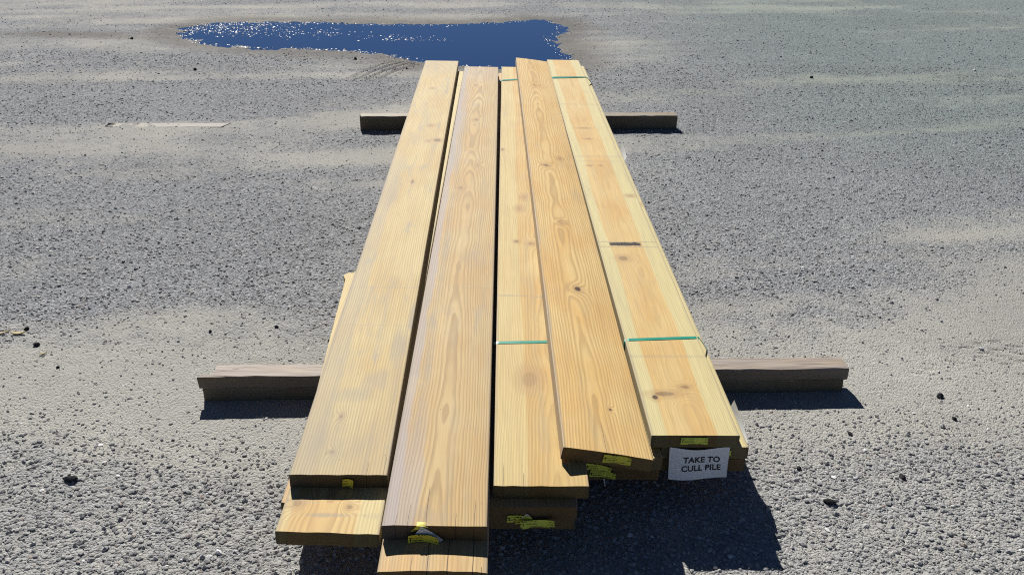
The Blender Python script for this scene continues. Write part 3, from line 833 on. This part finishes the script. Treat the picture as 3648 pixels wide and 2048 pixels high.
end_tag(A1, 0.140, -0.0215, 0.026, 0.023, rot=-0.10, mat=T_YEL, dots=False)
tb = end_tag(B1, 0.105, -0.026, 0.058, 0.026, rot=-0.62, mat=T_WHT, lift=0.002, curl=0.004, dots=False)
tb["label"] = "white back of a bent tag behind the yellow one"
end_tag(B1, 0.093, -0.031, 0.068, 0.020, rot=-0.06, mat=T_YEL, lift=0.008, curl=0.008, bend=0.004)
tip = mesh_obj("end_tag", [(0.0655, -0.004, -0.0125), (0.078, -0.003, 0.0018), (0.108, -0.003, -0.0015), (0.09, -0.006, -0.006), (0.078, 0.012, 0.0022), (0.098, 0.010, 0.0012)], [(0, 3, 2, 1), (1, 2, 5, 4)], T_YEL, B1)
tip["label"] = "tag corner folded over the top edge of the board"
end_tag(B2, 0.118, -0.024, 0.062, 0.022, rot=0.02, mat=T_GRN, dots=False)
end_tag(C2, 0.095, -0.033, 0.060, 0.021, rot=-0.05, mat=T_GRN)
end_tag(C2, 0.110, -0.038, 0.050, 0.018, rot=-0.10, lift=0.004, mat=T_YEL, dots=False)
tb = end_tag(C2, 0.113, -0.027, 0.020, 0.016, rot=0.7, lift=0.0015, mat=T_WHT, dots=False)
end_tag(C2, 0.138, -0.0375, 0.082, 0.0195, rot=0.07, lift=0.012, mat=T_GRN)
end_tag(C3, 0.138, -0.013, 0.066, 0.020, rot=0.11, lift=0.012, bend=0.002, mat=T_GRN)
o = end_tag(D1, 0.137, -0.0180, 0.072, 0.0235, rot=-0.145, lift=0.003, curl=0.004, mat=T_YEL)
o.location.z -= 0.137 * math.sin(0.145) * 0.9
end_tag(D2, 0.046, -0.028, 0.068, 0.020, rot=-0.20, lift=0.004, mat=T_GRN)
end_tag(D3, 0.063, -0.016, 0.070, 0.019, rot=-0.10, lift=0.004, mat=T_GRN)
sl = mesh_obj("torn_strip", [(0.066, -0.006, -0.030), (0.069, -0.006, -0.030), (0.073, -0.007, -0.052), (0.072, -0.007, -0.055)], [(0, 3, 2, 1)], T_WHT, D3)
sl["label"] = "thin white strip hanging below the tag"
end_tag(E1, 0.1145, -0.0158, 0.072, 0.0205, rot=0.0, curl=0.001, mat=T_GRN)
end_tag(E2, 0.178, -0.018, 0.020, 0.018, rot=0.0, curl=0.001, mat=T_GRN, dots=False)

# ------------------------------------------------------------------ the paper sign
g = G("sign_paper")
pn = g.noise(g.tc.outputs["Object"], 25, 3)
PAPER = g.done(g.scale_col((0.86, 0.87, 0.88), g.add(0.92, g.mul(pn, 0.12))), 0.7, 0.2)
g.p.inputs["Subsurface Weight"].default_value = 0.0
SX, SZ = 0.1615, 0.0915
CXp, CZp = 0.5447, 0.1300


def paper_y(u, v):
    return -0.006 - 0.005 * math.sin(u * 5.2 + 0.6) * (0.5 + 0.5 * (1 - v)) - 0.007 * (1 - v) ** 2


nu, nv = 28, 14
verts, faces = [], []
for layer in (0, 1):
    for j in range(nv + 1):
        for i in range(nu + 1):
            u, v = i / nu, j / nv
            xx = (u - 0.5) * (SX - 0.004 * (1 - v)) + 0.001 * (1 - v)
            zz = (v - 0.5) * SZ + (v * 0.0045 * math.cos(u * 6.0 + 0.2)) - (1 - v) * 0.005 * (math.sin(math.pi * u) - 0.9 * u)
            verts.append((xx, paper_y(u, v) + 0.0003 * layer, zz))
w1 = nu + 1
for layer in (0, 1):
    o0 = layer * w1 * (nv + 1)
    for j in range(nv):
        for i in range(nu):
            f_ = (o0 + j * w1 + i, o0 + j * w1 + i + 1, o0 + (j + 1) * w1 + i + 1, o0 + (j + 1) * w1 + i)
            faces.append(f_ if layer == 0 else f_[::-1])
sign = mesh_obj("paper_sign", verts, faces, PAPER, smooth=True)
sign.location = (CXp, 2.070, CZp)
tag(sign, "white paper sign reading TAKE TO CULL PILE stapled to the right board ends", "sign")


def lettering(text, size, cx, cz, rot):
    cu = bpy.data.curves.new("lettering", 'FONT')
    cu.body = text; cu.size = size; cu.align_x = 'CENTER'; cu.offset = size * 0.028; cu.space_character = 1.04; cu.resolution_u = 3
    tmp = bpy.data.objects.new("tmp_text", cu)
    col.objects.link(tmp)
    dg = bpy.context.evaluated_depsgraph_get()
    m_ = bpy.data.meshes.new_from_object(tmp.evaluated_get(dg))
    bpy.data.objects.remove(tmp)
    b = bmesh.new(); b.from_mesh(m_)
    bmesh.ops.triangulate(b, faces=b.faces[:])
    bmesh.ops.subdivide_edges(b, edges=[e for e in b.edges if e.calc_length() > size * 0.25], cuts=2)
    for v in b.verts:
        px, pz = v.co.x, v.co.y
        qx = px * math.cos(rot) - pz * math.sin(rot) + cx; qz = px * math.sin(rot) + pz * math.cos(rot) + cz
        u, w_ = qx / SX + 0.5, qz / SZ + 0.5
        v.co = (qx, paper_y(u, w_) - 0.0008, qz)
    b.to_mesh(m_); b.free()
    m_.materials.clear(); m_.materials.append(INK)
    o = bpy.data.objects.new("lettering", m_)
    col.objects.link(o); o.parent = sign
    o["label"] = "black capital letters on the paper sign"
    return o


lettering("TAKE TO", 0.0235, 0.0085, 0.0035, 0.0)
lettering("CULL PILE", 0.0235, 0.0085, -0.0215, 0.02)

# loose sheets stapled to the right side of the pile
g = G("sheet_white")
WHITE = g.done((0.74, 0.76, 0.76), 0.6, 0.3)


def side_sheet(label, pts, base):
    """a thin, slightly curled sheet from four corners"""
    P_ = [Vector(q) for q in pts]
    n = 8
    verts, faces = [], []
    nrm = (P_[1] - P_[0]).cross(P_[3] - P_[0]).normalized()
    for layer in (0, 1):
        for j in range(n + 1):
            for i in range(n + 1):
                u, v = i / n, j / n
                q = (P_[0] * (1 - u) + P_[1] * u) * (1 - v) + (P_[3] * (1 - u) + P_[2] * u) * v
                q = q + nrm * (0.004 * math.sin(3.0 * u) * v + 0.0003 * layer)
                verts.append(q - Vector(base))
    w_ = n + 1
    for layer in (0, 1):
        o0 = layer * w_ * w_
        for j in range(n):
            for i in range(n):
                f_ = (o0 + j * w_ + i, o0 + j * w_ + i + 1, o0 + (j + 1) * w_ + i + 1, o0 + (j + 1) * w_ + i)
                faces.append(f_ if layer == 0 else f_[::-1])
    o = mesh_obj("paper_sheet", verts, faces, WHITE, smooth=True)
    o.location = base
    return tag(o, label, "paper", "loose paper sheets on the right side of the pile")


side_sheet("white sheet curling off the right side of the pile near the paper sign", [(0.681, 2.115, 0.145), (0.679, 2.31, 0.140), (0.681, 2.275, 0.198), (0.690, 2.125, 0.158)], (0.681, 2.105, 0.15))
side_sheet("small white paper scrap halfway along the right side of the pile", [(0.655, 4.70, 0.135), (0.654, 4.86, 0.140), (0.660, 4.90, 0.205), (0.672, 4.72, 0.165)], (0.655, 4.70, 0.135))

# ------------------------------------------------------------------ pale lath half buried in the gravel
W_LATH = wood("lath_bleached", (0.235, 0.233, 0.222), (0.20, 0.197, 0.187), pith=(0.02, 0.06), spacing=0.005, seed=95.0, contrast=0.4, dirt=0.6, dirtc=(0.20, 0.195, 0.185))
AL = math.atan2(0.045, 0.77) - math.pi / 2
lo = lumber("wood_lath", -2.48, 5.79, AL, 0.006, W_LATH, L=0.775, W=0.088, T=0.02, r=0.004, near=lambda u, t: 0.06 * abs(math.sin(u * 60)) + 0.02, far=lambda u, t: 0.0 + 0.45 * u)
tag(lo, "pale bleached lath lying half buried in gravel left of the far bearer", "lath")


# ------------------------------------------------------------------ larger stones, clods and chips that can be told apart
def stone_mat(name, c0, c1):
    g = G(name)
    nz = g.noise(g.tc.outputs["Object"], 90, 4, 0.65)
    g.bump(nz, 0.6, 0.004)
    return g.done(g.mix(nz, c0, c1), 0.85, 0.2)


S_DARK = stone_mat("stone_black", (0.018, 0.018, 0.02), (0.055, 0.055, 0.06))
S_WHITE = stone_mat("stone_white", (0.62, 0.61, 0.58), (0.85, 0.84, 0.82))
W_CHIP = stone_mat("chip_wood", (0.50, 0.40, 0.22), (0.68, 0.58, 0.36))


def stone(name, label, cat, x, y, sx, sy, sz, mat, seed, rot=0.0, group=None):
    rr = random.Random(seed)
    b = bmesh.new(); bmesh.ops.create_icosphere(b, subdivisions=2, radius=1.0)
    off = [(Vector((rr.uniform(-1, 1), rr.uniform(-1, 1), rr.uniform(-1, 1))).normalized(), rr.uniform(0.5, 0.95)) for _ in range(7)]
    for v in b.verts:
        for (d, lim) in off:
            t = v.co.dot(d)
            if t > lim: v.co -= d * (t - lim)
        v.co *= 1 + rr.uniform(-0.06, 0.06)
        v.co = Vector((v.co.x * sx, v.co.y * sy, v.co.z * sz))
    m_ = bpy.data.meshes.new(name); b.to_mesh(m_); b.free()
    m_.materials.append(mat)
    o = bpy.data.objects.new(name, m_); col.objects.link(o)
    z = float(height(np.array([x]), np.array([y]))[0])
    o.location = (x, y, z + sz * 0.55); o.rotation_euler = (0, 0, rot)
    return tag(o, label, cat, group)


GD, GW = "dark stones lying on the gravel", "white pebbles on the gravel"
stone("dirt_clod", "flat black clod lying on gravel left of the pile's near end", "clod", -1.176, 2.136, 0.023, 0.014, 0.010, S_DARK, 1, -0.1)
for k, (lb, x, y, s_) in enumerate((
        ("round dark stone farthest left, below the wood chips", -1.613, 2.906, 0.012),
        ("dark stone touching the curled wood chip at the left edge", -1.700, 3.020, 0.010),
        ("small black stone below and right of the wood chips at left", -1.472, 2.752, 0.007),
        ("black stone on the gravel left of the near bearer's torn end", -1.04, 3.023, 0.009),
        ("black stone near the left pile edge just above the near bearer", -0.808, 3.064, 0.008),
        ("largest dark stone right of the near bearer's right end", 1.465, 2.627, 0.0135),
        ("squarish dark brown stone on the gravel at lower right", 1.167, 2.185, 0.0125),
        ("dark stone in front of the right end of the near bearer", 1.091, 2.403, 0.009),
        ("small dark stone just below the largest dark stone at right", 1.452, 2.493, 0.009),
        ("small dark stone right of the paper sign beside the pile's shadow", 0.881, 2.222, 0.009),
        ("long thin dark stone beside the pile's shadow at lower right", 0.921, 2.068, 0.012),
        ("dark stone on gravel between the puddle and the pale lath", -2.382, 7.371, 0.017),
        ("dark stone at the near shore of the puddle left of the pile", -1.206, 7.917, 0.018),
        ("black stone left of the puddle's narrow end", -3.327, 8.644, 0.020),
        ("dark stone far right of the puddle's broad end", 2.503, 7.492, 0.017))):
    stone("dark_stone", lb, "stone", x, y, s_ * (1.6 if "long thin" in lb else 1.05), s_ * 0.8, s_ * 0.7, S_DARK, 20 + k, k * 0.7 if "long" not in lb else -0.2, GD)
for k, (lb, x, y, s_) in enumerate((
        ("brightest white pebble at the right edge of the photo", 1.758, 2.963, 0.0078),
        ("white pebble right of the near bearer's right end", 1.529, 2.79, 0.0055),
        ("small white pebble above the brightest one, right of the pile", 1.706, 3.178, 0.0055),
        ("white pebble at the lower right, farthest from the pile", 1.257, 2.055, 0.0060),
        ("white pebble close to the right side of the pile above the near bearer", 0.938, 3.47, 0.0075),
        ("far white pebble near the right edge of the photo", 4.008, 7.886, 0.013),
        ("white pebble right of the puddle's broad end", 1.955, 8.268, 0.013),
        ("white pebble left of the pile before the far bearer", -1.027, 4.906, 0.009))):
    stone("white_pebble", lb, "pebble", x, y, s_ * 1.15, s_ * 0.95, s_ * 0.8, S_WHITE, 60 + k, k * 1.1, GW)


def chip(label, x, y, l, w, t, rot, lift):
    n = 6
    verts, faces = [], []
    for i in range(n + 1):
        q = i / n
        ww = w * (0.25 + 0.75 * math.sin(math.pi * min(1, 0.12 + q * 0.9))) / 2
        zz = lift * 4 * (q - 0.5) ** 2
        for (a, b_) in ((-ww, 0), (ww, 0), (ww, t), (-ww, t)):
            verts.append(((q - 0.5) * l, a, zz + b_))
    for i in range(n):
        for k in range(4):
            faces.append((i * 4 + k, i * 4 + (k + 1) % 4, i * 4 + 4 + (k + 1) % 4, i * 4 + 4 + k))
    faces += [(3, 2, 1, 0), (n * 4, n * 4 + 1, n * 4 + 2, n * 4 + 3)]
    o = mesh_obj("wood_chip", verts, faces, W_CHIP)
    o.location = (x, y, float(height(np.array([x]), np.array([y]))[0]) + 0.002)
    o.rotation_euler = (0, 0, rot)
    return tag(o, label, "chip", "wood chips on the gravel at the left edge")


chip("curled wood chip beside the dark stone at the left edge", -1.712, 2.985, 0.048, 0.016, 0.005, 0.15, 0.006)
chip("straight pale wood chip cut by the left edge of the photo", -1.772, 2.985, 0.050, 0.008, 0.004, 0.75, 0.0)
chip("thin wood sliver below the round dark stone at left", -1.561, 2.842, 0.026, 0.006, 0.003, 0.8, 0.002)
